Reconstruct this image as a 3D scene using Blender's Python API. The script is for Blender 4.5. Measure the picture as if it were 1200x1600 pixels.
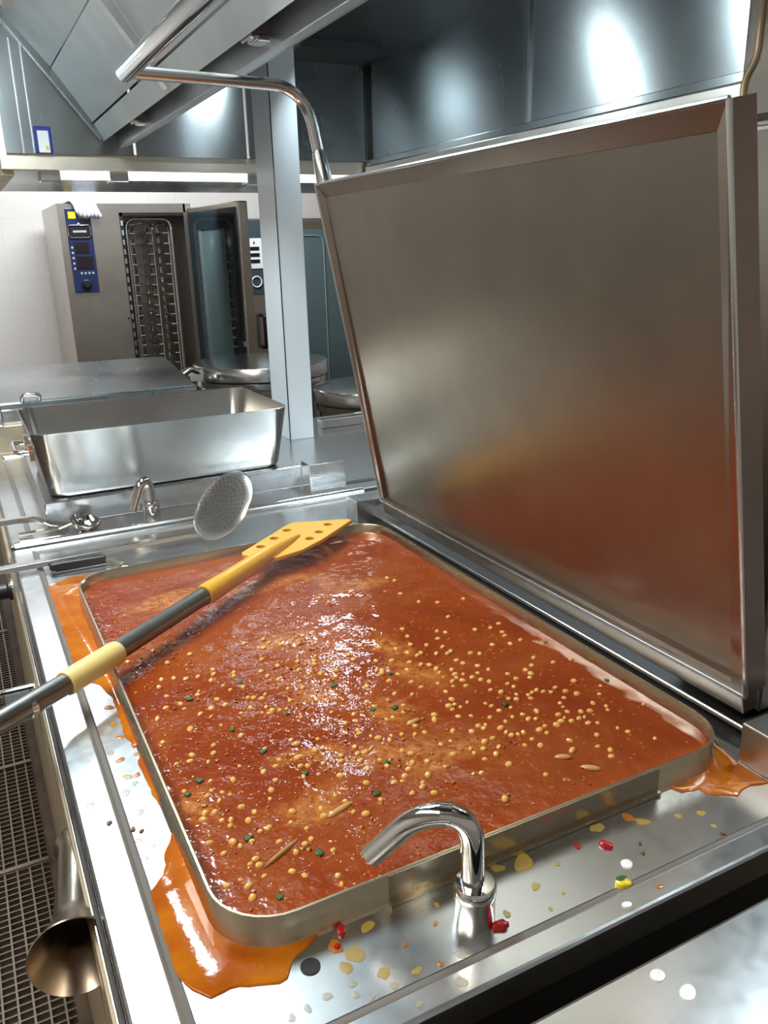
import bpy, bmesh, math, random
from mathutils import Vector, Matrix, noise as mnoise
for o in list(bpy.data.objects):
    bpy.data.objects.remove(o, do_unlink=True)
scene = bpy.context.scene
COL = scene.collection
R = math.radians

# ------------------------------------------------------------------ camera
yaw, pitch, roll = R(26.8758), R(17.7157), R(1.55725)
fwd = Vector((math.sin(yaw)*math.cos(pitch), math.cos(yaw)*math.cos(pitch), -math.sin(pitch)))
rt0 = Vector((math.cos(yaw), -math.sin(yaw), 0)); dn0 = fwd.cross(rt0)
rt = math.cos(roll)*rt0 + math.sin(roll)*dn0
dn = -math.sin(roll)*rt0 + math.cos(roll)*dn0
cam_data = bpy.data.cameras.new('camera'); cam = bpy.data.objects.new('camera', cam_data); COL.objects.link(cam)
mw = Matrix((( rt.x, -dn.x, -fwd.x, 0), (rt.y, -dn.y, -fwd.y, 0), (rt.z, -dn.z, -fwd.z, 1.535), (0, 0, 0, 1)))
cam.matrix_world = mw
cam_data.sensor_fit = 'VERTICAL'; cam_data.sensor_height = 36.0; cam_data.sensor_width = 36.0
cam_data.lens = 1281.26/1600*36.0
cam_data.clip_start = 0.02; cam_data.clip_end = 60
scene.camera = cam

# ------------------------------------------------------------------ light, exposure
scene.view_settings.view_transform = 'Standard'
scene.view_settings.look = 'None'
scene.view_settings.gamma = 1.0
scene.view_settings.use_curve_mapping = False
scene.view_settings.exposure = 0.0
world = bpy.data.worlds.new('world'); scene.world = world; world.use_nodes = True
wbg = world.node_tree.nodes['Background']
wbg.inputs['Color'].default_value = (1.0, 0.93, 0.84, 1); wbg.inputs['Strength'].default_value = 0.26

def area_light(name, loc, target, sx, sy, power, color):
    d = bpy.data.lights.new(name, 'AREA'); d.shape = 'RECTANGLE'; d.size = sx; d.size_y = sy
    d.energy = power; d.color = color
    o = bpy.data.objects.new(name, d); COL.objects.link(o)
    o.location = loc
    o.rotation_euler = (Vector(target)-Vector(loc)).to_track_quat('-Z', 'Y').to_euler()
    return o
COOL = (0.80, 0.94, 1.0)
for ly in (2.52, 1.90, 1.26):
    hl = area_light('hood_lamp_light', (1.10, ly, 2.215), (1.65, ly, 1.80), 0.08, 0.5, 5.0, COOL); hl.data.spread = R(132)
el = area_light('end_sheet_fill_light', (1.06, 3.02, 2.21), (1.06, 3.30, 1.90), 0.14, 0.06, 1.5, COOL); el.data.spread = R(130)  # added light that makes the bright patch on the end sheet
pl = area_light('soup_glint_fill_light', (1.38, 3.02, 2.205), (1.20, 2.30, 0.95), 0.30, 0.10, 5, COOL); pl.data.spread = R(84)  # added light for glints on the soup, spread kept clear of the camera
sl = area_light('near_worktop_fill_light', (1.44, .92, 2.222), (1.44, .92, 0.0), 0.16, 0.7, 28, COOL); sl.data.spread = R(115)  # added unseen light for highlights on the near worktop
area_light('aisle_lamp_light', (0.12, 2.0, 2.34), (0.12, 2.0, 0.0), 0.26, 1.1, 32, COOL)
area_light('ceiling_lamp_light', (-1.1, 0.6, 2.84), (-1.1, 0.6, 0.0), 0.6, 2.4, 58, (1.0, 0.90, 0.76))
area_light('oven_lamp_light', (0.9, 4.7, 2.8), (0.9, 5.2, 0.0), 1.6, 0.5, 80, (0.92, 0.97, 1.0))

# ------------------------------------------------------------------ materials
def mat(name, color=(.5,.5,.5), rough=.5, metal=0.0, **kw):
    m = bpy.data.materials.new(name); m.use_nodes = True
    b = m.node_tree.nodes['Principled BSDF']
    b.inputs['Base Color'].default_value = (*color, 1); b.inputs['Roughness'].default_value = rough
    b.inputs['Metallic'].default_value = metal
    for k, v in kw.items():
        b.inputs[k].default_value = v
    return m
def nd(m, t, **kw):
    n = m.node_tree.nodes.new(t)
    for k, v in kw.items(): setattr(n, k, v)
    return n
def lk(m, a, b): m.node_tree.links.new(a, b)
def bsdf(m): return m.node_tree.nodes['Principled BSDF']
def coords(m, scale=(1,1,1)):
    g = nd(m, 'ShaderNodeNewGeometry'); mp = nd(m, 'ShaderNodeMapping'); mp.inputs['Scale'].default_value = scale
    lk(m, g.outputs['Position'], mp.inputs['Vector']); return mp.outputs['Vector']
def noise(m, vec, scale, detail=3, rough=.5, dist=0):
    n = nd(m, 'ShaderNodeTexNoise'); n.inputs['Scale'].default_value = scale; n.inputs['Detail'].default_value = detail
    n.inputs['Roughness'].default_value = rough; n.inputs['Distortion'].default_value = dist
    lk(m, vec, n.inputs['Vector']); return n.outputs['Fac']
def ramp(m, fac, stops):
    r = nd(m, 'ShaderNodeValToRGB'); e = r.color_ramp.elements
    while len(e) < len(stops): e.new(0.5)
    for i, (p, c) in enumerate(stops):
        e[i].position = p; e[i].color = (*c, 1) if len(c) == 3 else c
    lk(m, fac, r.inputs['Fac']); return r.outputs['Color']
def mrange(m, fac, a, b, c, d):
    n = nd(m, 'ShaderNodeMapRange'); 
    for i, v in zip(('From Min','From Max','To Min','To Max'), (a,b,c,d)): n.inputs[i].default_value = v
    lk(m, fac, n.inputs['Value']); return n.outputs['Result']
def steel(name, color=(.62,.62,.61), rough=.28, dr=.08, stretch=(1,1,1), sc=30, bump=.02, aniso=0.0):
    m = mat(name, color, rough, 1.0)
    v = coords(m, stretch)
    f = noise(m, v, sc, 4, .6)
    lk(m, mrange(m, f, .2, .8, rough-dr*.6, rough+dr*.6), bsdf(m).inputs['Roughness'])
    if bump:
        b = nd(m, 'ShaderNodeBump'); b.inputs['Strength'].default_value = bump; b.inputs['Distance'].default_value = .0012
        lk(m, f, b.inputs['Height']); lk(m, b.outputs['Normal'], bsdf(m).inputs['Normal'])
    v2 = coords(m); f2 = noise(m, v2, 6, 5, .6)
    c = ramp(m, f2, [(.3, tuple(x*.9 for x in color)), (.7, tuple(min(1, x*1.06) for x in color))])
    lk(m, c, bsdf(m).inputs['Base Color'])
    return m
M = {}
M['steel_deck'] = steel('deck_steel', (.66,.67,.68), .24, .07, (1,1,1), 60, .05)
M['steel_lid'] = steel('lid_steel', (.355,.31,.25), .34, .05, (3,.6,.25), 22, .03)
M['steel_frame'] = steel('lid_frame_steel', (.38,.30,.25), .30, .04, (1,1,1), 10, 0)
M['steel_hood'] = steel('hood_steel', (.38,.41,.42), .27, .015, (3,1,.4), 6, 0)
tg = nd(M['steel_hood'], 'ShaderNodeTangent', direction_type='RADIAL', axis='Z')
lk(M['steel_hood'], tg.outputs['Tangent'], bsdf(M['steel_hood']).inputs['Tangent'])
bsdf(M['steel_hood']).inputs['Anisotropic'].default_value = .75; bsdf(M['steel_hood']).inputs['Anisotropic Rotation'].default_value = .25
M['steel_filter'] = steel('filter_steel', (.56,.58,.57), .40, .02, (3,1,1), 8, 0)
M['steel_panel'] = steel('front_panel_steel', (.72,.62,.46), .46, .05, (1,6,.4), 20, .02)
M['steel_oven'] = steel('oven_steel', (.55,.50,.44), .32, .05, (6,1,.4), 16, .02)
M['steel_tray'] = steel('tray_steel', (.50,.49,.47), .25, .04, (1,1,.5), 12, .0)
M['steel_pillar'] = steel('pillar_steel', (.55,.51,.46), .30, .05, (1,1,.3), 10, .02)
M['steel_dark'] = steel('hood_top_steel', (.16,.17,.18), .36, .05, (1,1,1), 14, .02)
M['chrome'] = mat('chrome', (.80,.79,.78), .07, 1.0)
M['satin'] = steel('satin_steel', (.72,.72,.72), .20, .05, (1,1,1), 30, .01)
M['horn'] = steel('horn_steel', (.46,.39,.32), .26, .06, (1,1,1), 30, .02)
M['rim'] = steel('rim_steel', (.60,.50,.36), .26, .07, (1,1,4), 18, .04)
M['dark_metal'] = mat('dark_metal', (.06,.06,.06), .35, 1.0)
M['black'] = mat('black_plastic', (.012,.012,.014), .35)
M['shade_black'] = mat('shade_black_paint', (.008,.007,.007), .6)  # black stands in for shade: near side panel, gaps and openings
M['white_paint'] = mat('column_paint', (.66,.71,.75), .38)
M['tube'] = mat('lamp_tube', (1,1,1), .4); bsdf(M['tube']).inputs['Emission Color'].default_value = (.88,.96,1,1); bsdf(M['tube']).inputs['Emission Strength'].default_value = 3.2
M['yellow'] = mat('yellow_nylon', (.80,.40,.02), .32)
M['cream'] = mat('cream_nylon', (.86,.66,.26), .4)
M['shaft'] = steel('shaft_steel', (.24,.23,.22), .32, .06, (1,1,1), 40, .04)
M['navy'] = mat('navy_panel', (.012,.02,.075), .3)
M['beam'] = steel('beam_steel', (.82,.74,.62), .36, .04, (1,1,1), 16, 0)
M['rail'] = steel('rail_steel', (.82,.86,.87), .42, .04, (1,1,1), 16, 0)
M['groove_grey'] = mat('groove_grey_brown', (.17,.155,.14), .4)  # dark grey-brown of the strip laid over the deck groove
M['slate'] = mat('slate_panel', (.05,.07,.09), .35)
M['dark_glass'] = mat('dark_glass', (.02,.03,.035), .08)
M['oven_glass'] = mat('oven_glass', (.11,.16,.17), .10, 0.0, **{'Specular IOR Level': .8})
M['screen'] = mat('screen', (.012,.008,.010), .2)
M['white'] = mat('white_card', (.85,.88,.90), .6)
M['yel_sticker'] = mat('yellow_sticker', (.75,.62,.02), .5)
M['blue'] = mat('blue_plastic', (.01,.03,.30), .35)
M['grey_mark'] = mat('grey_marks', (.35,.37,.40), .5)
M['red_bit'] = mat('red_pepper', (.42,.012,.015), .25)
M['green'] = mat('green_herb', (.03,.085,.012), .5)
M['corn'] = mat('corn_kernel', (.80,.46,.13), .18)
M['pepper'] = mat('yellow_pepper', (.75,.60,.02), .25)
M['seed'] = mat('brown_seed', (.14,.06,.02), .4)
M['onion'] = mat('pale_onion', (.62,.36,.14), .2)
M['drop'] = mat('glint_white', (.88,.88,.90), .25)  # glint of the water put into the drops as white

def food_liquid(name, c0, c1, rough=.1, bs=14, st=.25, alpha=1.0):
    m = mat(name, c0, rough)
    v = coords(m); f = noise(m, v, bs, 5, .6)
    lk(m, ramp(m, f, [(.35, c0), (.65, c1)]), bsdf(m).inputs['Base Color'])
    f2 = noise(m, v, 90, 3, .5)
    b = nd(m, 'ShaderNodeBump'); b.inputs['Strength'].default_value = st; b.inputs['Distance'].default_value = .004
    lk(m, f2, b.inputs['Height']); lk(m, b.outputs['Normal'], bsdf(m).inputs['Normal']); bsdf(m).inputs['Alpha'].default_value = alpha
    return m
M['sauce'] = food_liquid('orange_sauce', (.38,.082,.005), (.50,.155,.008), .09, 18, .10)
M['oil'] = food_liquid('yellow_oil', (.60,.40,.07), (.50,.38,.12), .18, 60, .1, .62)
M['dropsauce'] = food_liquid('orange_drop', (.60,.24,.03), (.50,.16,.02), .15, 60, .1, .8)
M['pale'] = food_liquid('pale_residue', (.50,.47,.36), (.58,.50,.36), .2, 80, .1, .45)

def soup_material():
    m = mat('soup', (.4,.06,.01), .16)
    v = coords(m)
    big = noise(m, v, 5, 4, .6, .6)
    base = ramp(m, big, [(.30, (.22,.027,.006)), (.50, (.28,.049,.009)), (.72, (.34,.080,.016))])
    # pale foam streaks: blobs at fixed places broken up by noise
    spots = [(.62,1.34,.08,.035),(.56,1.08,.025,.07),(.545,.98,.03,.05),(.38,.99,.035,.03),(.42,.82,.085,.035),(.47,.775,.08,.03),
             (.28,.775,.06,.025),(.455,.92,.03,.05),(.47,1.42,.13,.028),(.28,1.47,.09,.03),(.58,1.40,.02,.06),(.17,.82,.02,.05),(.33,.86,.06,.02),(.40,1.18,.06,.04)]
    g = nd(m, 'ShaderNodeNewGeometry')
    acc = None
    wob = nd(m, 'ShaderNodeTexNoise'); wob.inputs['Scale'].default_value = 9; wob.inputs['Detail'].default_value = 4
    lk(m, g.outputs['Position'], wob.inputs['Vector'])
    ws = nd(m, 'ShaderNodeVectorMath', operation='MULTIPLY_ADD'); ws.inputs[1].default_value = (.12,.12,0)
    lk(m, wob.outputs['Color'], ws.inputs[0]); lk(m, g.outputs['Position'], ws.inputs[2])
    for (x, y, rx, ry) in spots:
        a = nd(m, 'ShaderNodeVectorMath', operation='SUBTRACT'); a.inputs[1].default_value = (x+.06, y+.06, .915)
        lk(m, ws.outputs['Vector'], a.inputs[0])
        s = nd(m, 'ShaderNodeVectorMath', operation='DIVIDE'); s.inputs[1].default_value = (rx, ry, 1)
        lk(m, a.outputs['Vector'], s.inputs[0])
        l = nd(m, 'ShaderNodeVectorMath', operation='LENGTH'); lk(m, s.outputs['Vector'], l.inputs[0])
        r = mrange(m, l.outputs['Value'], .35, 1.15, 1, 0)
        if acc is None: acc = r
        else:
            mx = nd(m, 'ShaderNodeMath', operation='MAXIMUM'); lk(m, acc, mx.inputs[0]); lk(m, r, mx.inputs[1]); acc = mx.outputs[0]
    fn = noise(m, v, 60, 8, .8)
    fm = nd(m, 'ShaderNodeMath', operation='MULTIPLY'); lk(m, acc, fm.inputs[0]); lk(m, mrange(m, fn, .40, .58, 0, 1), fm.inputs[1])
    mix = nd(m, 'ShaderNodeMixRGB'); mix.inputs['Color2'].default_value = (.56,.215,.055,1)
    fa = nd(m, 'ShaderNodeMath', operation='MULTIPLY'); fa.inputs[1].default_value = .95; lk(m, fm.outputs[0], fa.inputs[0])
    lk(m, fa.outputs[0], mix.inputs['Fac']); lk(m, base, mix.inputs['Color1'])
    # tiny fragments
    vo = nd(m, 'ShaderNodeTexVoronoi'); vo.inputs['Scale'].default_value = 95; lk(m, v, vo.inputs['Vector'])
    bits = mrange(m, vo.outputs['Distance'], .10, .24, 1, 0)
    sel = noise(m, v, 20, 2, .5); bs = nd(m, 'ShaderNodeMath', operation='MULTIPLY'); lk(m, bits, bs.inputs[0]); lk(m, mrange(m, sel, .42, .58, 0, .8), bs.inputs[1])
    mix2 = nd(m, 'ShaderNodeMixRGB'); mix2.inputs['Color2'].default_value = (.56,.17,.03,1)
    lk(m, bs.outputs[0], mix2.inputs['Fac']); lk(m, mix.outputs['Color'], mix2.inputs['Color1'])
    lk(m, mix2.outputs['Color'], bsdf(m).inputs['Base Color'])
    # ripples: lively on the boiling left and middle, calm along the lid side
    sx = nd(m, 'ShaderNodeSeparateXYZ'); lk(m, ws.outputs['Vector'], sx.inputs[0])
    calm = mrange(m, sx.outputs['X'], .58, .72, 1.0, .16)
    h1 = noise(m, v, 75, 2, .5); h2 = noise(m, v, 170, 2, .5)
    hm = nd(m, 'ShaderNodeMath', operation='MULTIPLY_ADD'); hm.inputs[1].default_value = .45; lk(m, h2, hm.inputs[0]); lk(m, h1, hm.inputs[2])
    hs = nd(m, 'ShaderNodeMath', operation='MULTIPLY'); lk(m, hm.outputs[0], hs.inputs[0]); lk(m, calm, hs.inputs[1])
    b = nd(m, 'ShaderNodeBump'); b.inputs['Strength'].default_value = 1.0; b.inputs['Distance'].default_value = .0011
    lk(m, hs.outputs[0], b.inputs['Height'])
    lk(m, b.outputs['Normal'], bsdf(m).inputs['Normal'])
    bsdf(m).inputs['Roughness'].default_value = .05; bsdf(m).inputs['Specular IOR Level'].default_value = .42
    return m
M['soup'] = soup_material()

def wall_material():
    m = mat('wall_tile', (.8,.8,.8), .35)
    v = coords(m)
    mp = nd(m, 'ShaderNodeMapping'); mp.inputs['Rotation'].default_value = (R(90), 0, 0)
    lk(m, v, mp.inputs['Vector'])
    br = nd(m, 'ShaderNodeTexBrick'); br.offset = 0; br.inputs['Scale'].default_value = 1
    br.inputs['Color1'].default_value = (.80,.77,.74,1); br.inputs['Color2'].default_value = (.79,.76,.73,1); br.inputs['Mortar'].default_value = (.75,.72,.69,1)
    br.inputs['Brick Width'].default_value = .2; br.inputs['Row Height'].default_value = .2; br.inputs['Mortar Size'].default_value = .003
    lk(m, mp.outputs['Vector'], br.inputs['Vector']); lk(m, br.outputs['Color'], bsdf(m).inputs['Base Color'])
    return m
M['wall'] = wall_material()
def floor_material():
    m = mat('floor_quarry', (.10,.07,.05), .5)
    f = noise(m, coords(m), 8, 5, .6)
    lk(m, ramp(m, f, [(.3, (.055,.036,.026)), (.7, (.13,.09,.065))]), bsdf(m).inputs['Base Color'])
    return m
M['floor'] = floor_material()
M['ceiling'] = mat('ceiling_paint', (.62,.62,.60), .7)
M['grate'] = steel('grate_steel', (.36,.30,.24), .36, .06, (1,1,1), 20, 0)

# ------------------------------------------------------------------ mesh builder
class MB:
    def __init__(s): s.v = []; s.f = []
    def add(s, vs, fs):
        n = len(s.v); s.v += [Vector(p) for p in vs]; s.f += [tuple(i+n for i in f) for f in fs]; return s
    def box(s, x0, x1, y0, y1, z0, z1):
        return s.hexa([(x0,y0,z0),(x1,y0,z0),(x1,y1,z0),(x0,y1,z0),(x0,y0,z1),(x1,y0,z1),(x1,y1,z1),(x0,y1,z1)])
    def hexa(s, p):
        return s.add(p, [(3,2,1,0),(4,5,6,7),(0,1,5,4),(1,2,6,5),(2,3,7,6),(3,0,4,7)])
    def prism(s, pts, vec):
        n = len(pts); vec = Vector(vec); a = [Vector(p) for p in pts]
        return s.add(a + [p+vec for p in a], [tuple(range(n-1,-1,-1)), tuple(range(n, 2*n))] + [(i, (i+1)%n, n+(i+1)%n, n+i) for i in range(n)])
    def tube(s, path, r, n=14, caps=True):
        P = [Vector(p) for p in path]; k = len(P)
        rr = r if isinstance(r, (list, tuple)) else [r]*k
        t = [(P[min(i+1,k-1)]-P[max(i-1,0)]).normalized() for i in range(k)]
        a = Vector((0,0,1)) if abs(t[0].z) < .9 else Vector((1,0,0))
        u = t[0].cross(a).normalized(); vs = []
        for i in range(k):
            u = (u - t[i]*u.dot(t[i])).normalized(); w = t[i].cross(u)
            for j in range(n):
                an = 2*math.pi*j/n; vs.append(P[i] + rr[i]*(math.cos(an)*u + math.sin(an)*w))
        fs = [(i*n+j, i*n+(j+1)%n, (i+1)*n+(j+1)%n, (i+1)*n+j) for i in range(k-1) for j in range(n)]
        if caps: fs += [tuple(range(n-1,-1,-1)), tuple(range((k-1)*n, k*n))]
        return s.add(vs, fs)
    def lathe(s, prof, c, axis=(0,0,1), n=32, closed=False):
        c = Vector(c); ax = Vector(axis).normalized()
        a = Vector((1,0,0)) if abs(ax.x) < .9 else Vector((0,1,0))
        u = (a - ax*a.dot(ax)).normalized(); w = ax.cross(u); vs = []
        for (r, h) in prof:
            for j in range(n):
                an = 2*math.pi*j/n; vs.append(c + ax*h + r*(math.cos(an)*u+math.sin(an)*w))
        k = len(prof)
        fs = [(i*n+j, i*n+(j+1)%n, (i+1)*n+(j+1)%n, (i+1)*n+j) for i in range(k-1) for j in range(n)]
        if closed: fs += [((k-1)*n+j, (k-1)*n+(j+1)%n, (j+1)%n, j) for j in range(n)]
        else:
            fs += [tuple(range(n-1,-1,-1)), tuple(range((k-1)*n, k*n))]
        return s.add(vs, fs)
    def ell(s, c, rx, ry, rz, n=10, k=6, rot=0.0):
        c = Vector(c); vs = [c+Vector((0,0,-rz))]
        ca, sa = math.cos(rot), math.sin(rot)
        for i in range(1, k):
            ph = -math.pi/2 + math.pi*i/k
            for j in range(n):
                an = 2*math.pi*j/n; x = rx*math.cos(ph)*math.cos(an); y = ry*math.cos(ph)*math.sin(an)
                vs.append(c+Vector((x*ca-y*sa, x*sa+y*ca, rz*math.sin(ph))))
        vs.append(c+Vector((0,0,rz))); L = len(vs)-1
        fs = [(0, 1+(j+1)%n, 1+j) for j in range(n)]
        for i in range(k-2):
            for j in range(n): fs.append((1+i*n+j, 1+i*n+(j+1)%n, 1+(i+1)*n+(j+1)%n, 1+(i+1)*n+j))
        fs += [(1+(k-2)*n+j, 1+(k-2)*n+(j+1)%n, L) for j in range(n)]
        return s.add(vs, fs)
    def rings(s, rings, cap0=False, cap1=True):
        n = len(rings[0]); vs = [p for r in rings for p in r]
        fs = [(i*n+j, i*n+(j+1)%n, (i+1)*n+(j+1)%n, (i+1)*n+j) for i in range(len(rings)-1) for j in range(n)]
        if cap0: fs.append(tuple(range(n-1,-1,-1)))
        if cap1: fs.append(tuple(range((len(rings)-1)*n, len(rings)*n)))
        return s.add(vs, fs)
    def build(s, name, m, parent=None, smooth=False, bevel=0.0, origin=None):
        org = Vector(origin) if origin is not None else Vector((0,0,0))
        p = parent
        base = Vector((0,0,0)); 
        while p is not None: base += p.location; p = p.parent
        me = bpy.data.meshes.new(name); me.from_pydata([tuple(v-base-org) for v in s.v], [], s.f)
        bm = bmesh.new(); bm.from_mesh(me); bmesh.ops.remove_doubles(bm, verts=bm.verts, dist=1e-6)
        bmesh.ops.recalc_face_normals(bm, faces=bm.faces); bm.to_mesh(me); bm.free()
        me.materials.append(m); me.update()
        if smooth:
            for q in me.polygons: q.use_smooth = True
            try: me.set_sharp_from_angle(angle=R(40))
            except Exception: pass
        o = bpy.data.objects.new(name, me); COL.objects.link(o); o.location = org
        if parent is not None: o.parent = parent
        if bevel:
            b = o.modifiers.new('bevel', 'BEVEL'); b.width = bevel; b.segments = 2; b.limit_method = 'ANGLE'; b.angle_limit = R(40)
        return o
def tag(o, label, cat, group=None, kind=None):
    o['label'] = label; o['category'] = cat
    if group: o['group'] = group
    if kind: o['kind'] = kind
    return o
def thing(name, loc, label, cat, group=None, kind=None):
    o = bpy.data.objects.new(name, None); COL.objects.link(o); o.location = loc; o.empty_display_size = .05
    return tag(o, label, cat, group, kind)
def struct(o): o['kind'] = 'structure'; return o
def fillet(pts, r, n=8):
    P = [Vector(p) for p in pts]; out = [P[0]]
    for i in range(1, len(P)-1):
        rr = r[i-1] if isinstance(r, (list, tuple)) else r
        a = (P[i-1]-P[i]).normalized(); b = (P[i+1]-P[i]).normalized()
        p0 = P[i]+a*rr; p1 = P[i]+b*rr
        for k in range(n+1):
            t = k/n; out.append((1-t)**2*p0 + 2*t*(1-t)*P[i] + t*t*p1)
    out.append(P[-1]); return out
def rrect(x0, x1, y0, y1, r, z, n=8):
    out = []
    for (cx, cy, a0) in ((x1-r, y1-r, 0), (x0+r, y1-r, 90), (x0+r, y0+r, 180), (x1-r, y0+r, 270)):
        for k in range(n+1):
            a = R(a0+90*k/n); out.append(Vector((cx+r*math.cos(a), cy+r*math.sin(a), z)))
    return out
def irregular(c, r, h, rng, m_, n=14, squash=.8, jit=.28):
    """low domed puddle of irregular outline lying on z = c.z"""
    mb = MB(); ang = rng.random()*6.28; n = max(n, 22) if jit < .32 else n
    p1, p2, p3 = (rng.random()*6.28 for _ in range(3)); j1, j2, j3 = (jit*rng.uniform(.3, .8) for _ in range(3))
    rad = [r*(1 + j1*math.sin(2*6.283*j/n+p1)*.6 + j2*math.sin(3*6.283*j/n+p2)*.6 + j3*math.sin(5*6.283*j/n+p3)*.4) for j in range(n)]
    r0 = []; r1 = []; r2 = []
    for j in range(n):
        a = 2*math.pi*j/n; x = rad[j]*math.cos(a); y = rad[j]*squash*math.sin(a)
        d = Vector((x*math.cos(ang)-y*math.sin(ang), x*math.sin(ang)+y*math.cos(ang), 0))
        r0.append(c+d); r1.append(c+d*.93+Vector((0,0,h*.75))); r2.append(c+d*.6+Vector((0,0,h)))
    return mb.rings([r0, r1, r2], True, True)

# ------------------------------------------------------------------ setting
struct(MB().box(-3, 5, -2.5, 6.5, -.1, 0).build('floor', M['floor']))
struct(MB().box(-3, 5, 6.4, 6.5, 0, 2.9).build('wall_far', M['wall']))
struct(MB().box(-3.1, -3, -2.5, 6.5, 0, 2.9).build('wall_left', M['wall']))
struct(MB().box(-3.1, 5, -2.5, 6.5, 2.9, 3.0).build('ceiling', M['ceiling']))
struct(MB().box(4.9, 5, -2.5, 6.4, 0, 2.9).build('wall_right', M['wall']))

# floor grating in the aisle
g = thing('floor_grating', (-.3, 2.2, 0), 'steel mesh floor grating in the aisle left of the cooker', 'grating')
mb = MB()
x = -.62
while x < .0:
    mb.box(x-.0022, x+.0022, .9, 4.4, .002, .02); x += .030
y = .9
while y < 4.4:
    mb.box(-.63, -.002, y-.0018, y+.0018, .004, .018); y += .021
mb.build('mesh_bars', M['grate'], g)
mb = MB()
for yy in (.9, 2.02, 2.52, 3.6, 4.4): mb.box(-.63, -.002, yy-.006, yy+.006, .002, .024)
mb.box(-.636, -.63, .9, 4.4, .002, .024).build('bar_frame', M['grate'], g)

# ------------------------------------------------------------------ braising pan
bp = thing('braising_pan', (.45, 1.2, 0), 'large steel braising pan unit full of red soup with its lid open', 'cooker')
X0, X1, Y0, Y1 = .037, 1.02, .472, 1.955
def deck_rings(x0, x1, y0, y1, zt=.904, zin=.8995, bx=.040, by=.026):
    def rc(dx, dy, z): return rrect(x0+dx, x1-dx, y0+dy, y1-dy, .004, z, 2)
    return [rc(0,0,.868), rc(0,0,zt-.004), rc(.0015,.0015,zt-.001), rc(.004,.004,zt), rc(bx,by,zt), rc(bx+.001,by+.001,zt-.0005), rc(bx+.005,by+.005,zin-.004), rc(bx+.011,by+.011,zin-.002), rc(bx+.013,by+.013,zin)]
mb = MB().rings(deck_rings(X0, X1, Y0, Y1), True, True)
mb.build('deck', M['steel_deck'], bp)
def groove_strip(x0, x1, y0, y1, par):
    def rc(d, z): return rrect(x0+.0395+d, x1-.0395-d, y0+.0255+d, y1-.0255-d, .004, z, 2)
    MB().rings([rc(0,.9036), rc(.002,.9042), rc(.006,.9016), rc(.0115,.9001), rc(.0125,.899)], False, False).build('groove_lining', M['groove_grey'], par)
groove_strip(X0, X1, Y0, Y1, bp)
MB().box(.026, .045, Y0+.01, Y1, .02, .868).build('front_panel', M['steel_panel'], bp, bevel=.004)
MB().box(.030, .036, Y0+.004, Y1, .866, .884).tube([(.034, Y0, .887), (.034, Y1, .887)], .003, 8).build('drip_lip', M['satin'], bp)
MB().box(.046, 1.0, Y0+.004, Y0+.016, .02, .862).build('side_panel', M['shade_black'], bp)  # near panel coloured black for the shade it stands in
MB().box(.046, 1.0, Y1-.02, Y1-.004, .02, .866).build('side_panel', M['steel_panel'], bp)
MB().box(.985, 1.0, Y0+.02, Y1-.03, .02, .866).build('back_panel', M['steel_panel'], bp)
# raised pan rim
RX0, RX1, RY0, RY1 = .133, .804, .605, 1.634
mb = MB()
mb.rings([rrect(RX0-.004, RX1+.004, RY0-.004, RY1+.004, .074, .899), rrect(RX0-.001, RX1+.001, RY0-.001, RY1+.001, .071, .903),
          rrect(RX0, RX1, RY0, RY1, .07, .9335), rrect(RX0+.0012, RX1-.0012, RY0+.0012, RY1-.0012, .069, .935), rrect(RX0+.0038, RX1-.0038, RY0+.0038, RY1-.0038, .066, .935),
          rrect(RX0+.005, RX1-.005, RY0+.005, RY1-.005, .065, .9335), rrect(RX0+.007, RX1-.007, RY0+.007, RY1-.007, .063, .899)], False, False)
mb.build('pan_rim', M['rim'], bp, smooth=True)
# weld band along the near rim
MB().box(.30, .667, RY0-.0065, RY0-.001, .9, .9045).box(.30, .667, RY0-.0014, RY0+.001, .9045, .9345).build('rim_band', M['rim'], bp)
MB().lathe([(.0095,0),(.0095,.0016)], (.2, .572, .8990), n=20).build('drain_hole', M['shade_black'], bp)
# far bead between the two units
MB().tube([(.045, 1.966, .898), (.93, 1.966, .898)], .017, 16).build('edge_bead', M['satin'], bp, smooth=True)
# flat black strip standing in for the dark gap, then hinge rod and blocks
MB().box(.828, .945, .60, 1.72, .8996, .902).build('hinge_gap_shade', M['shade_black'], bp)
MB().tube([(.853, .60, .912), (.853, 1.715, .912)], .0045, 12).build('hinge_rod', M['satin'], bp, smooth=True)
MB().box(.795, .93, 1.715, 1.775, .8996, .958).build('hinge_block', M['satin'], bp, bevel=.002)
MB().box(.800, .95, .535, .600, .8996, .958).build('hinge_block', M['steel_pillar'], bp, bevel=.002)
# lid
A = Vector((.85, 0, .959)); U = Vector((-.184, 0, .983)).normalized(); N = Vector((.983, 0, .184)).normalized()
def L(s, y, d): return A + U*s + Vector((0, y, 0)) + N*d
LY0, LY1, LS = .638, 1.692, .722
def lring(s0, s1, y0, y1, d): return [L(s0,y0,d), L(s0,y1,d), L(s1,y1,d), L(s1,y0,d)]
mb = MB().rings([lring(.02,LS-.02,LY0+.02,LY1-.02,.045), lring(0,LS,LY0,LY1,.04), lring(0,LS,LY0,LY1,.002), lring(.002,LS-.002,LY0+.002,LY1-.002,0),
                 [L(.012,LY0+.022,0), L(.012,LY1-.020,0), L(LS-.028,LY1-.020,.008), L(LS-.028,LY0+.022,.008)], lring(.0125,LS-.0285,LY0+.0225,LY1-.0205,.009)], True, False)
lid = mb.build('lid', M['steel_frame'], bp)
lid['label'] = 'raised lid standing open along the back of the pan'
MB().add(lring(.0125,LS-.0285,LY0+.0225,LY1-.0205,.0088), [(0,1,2,3)]).build('inner_panel', M['steel_lid'], lid)
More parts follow.
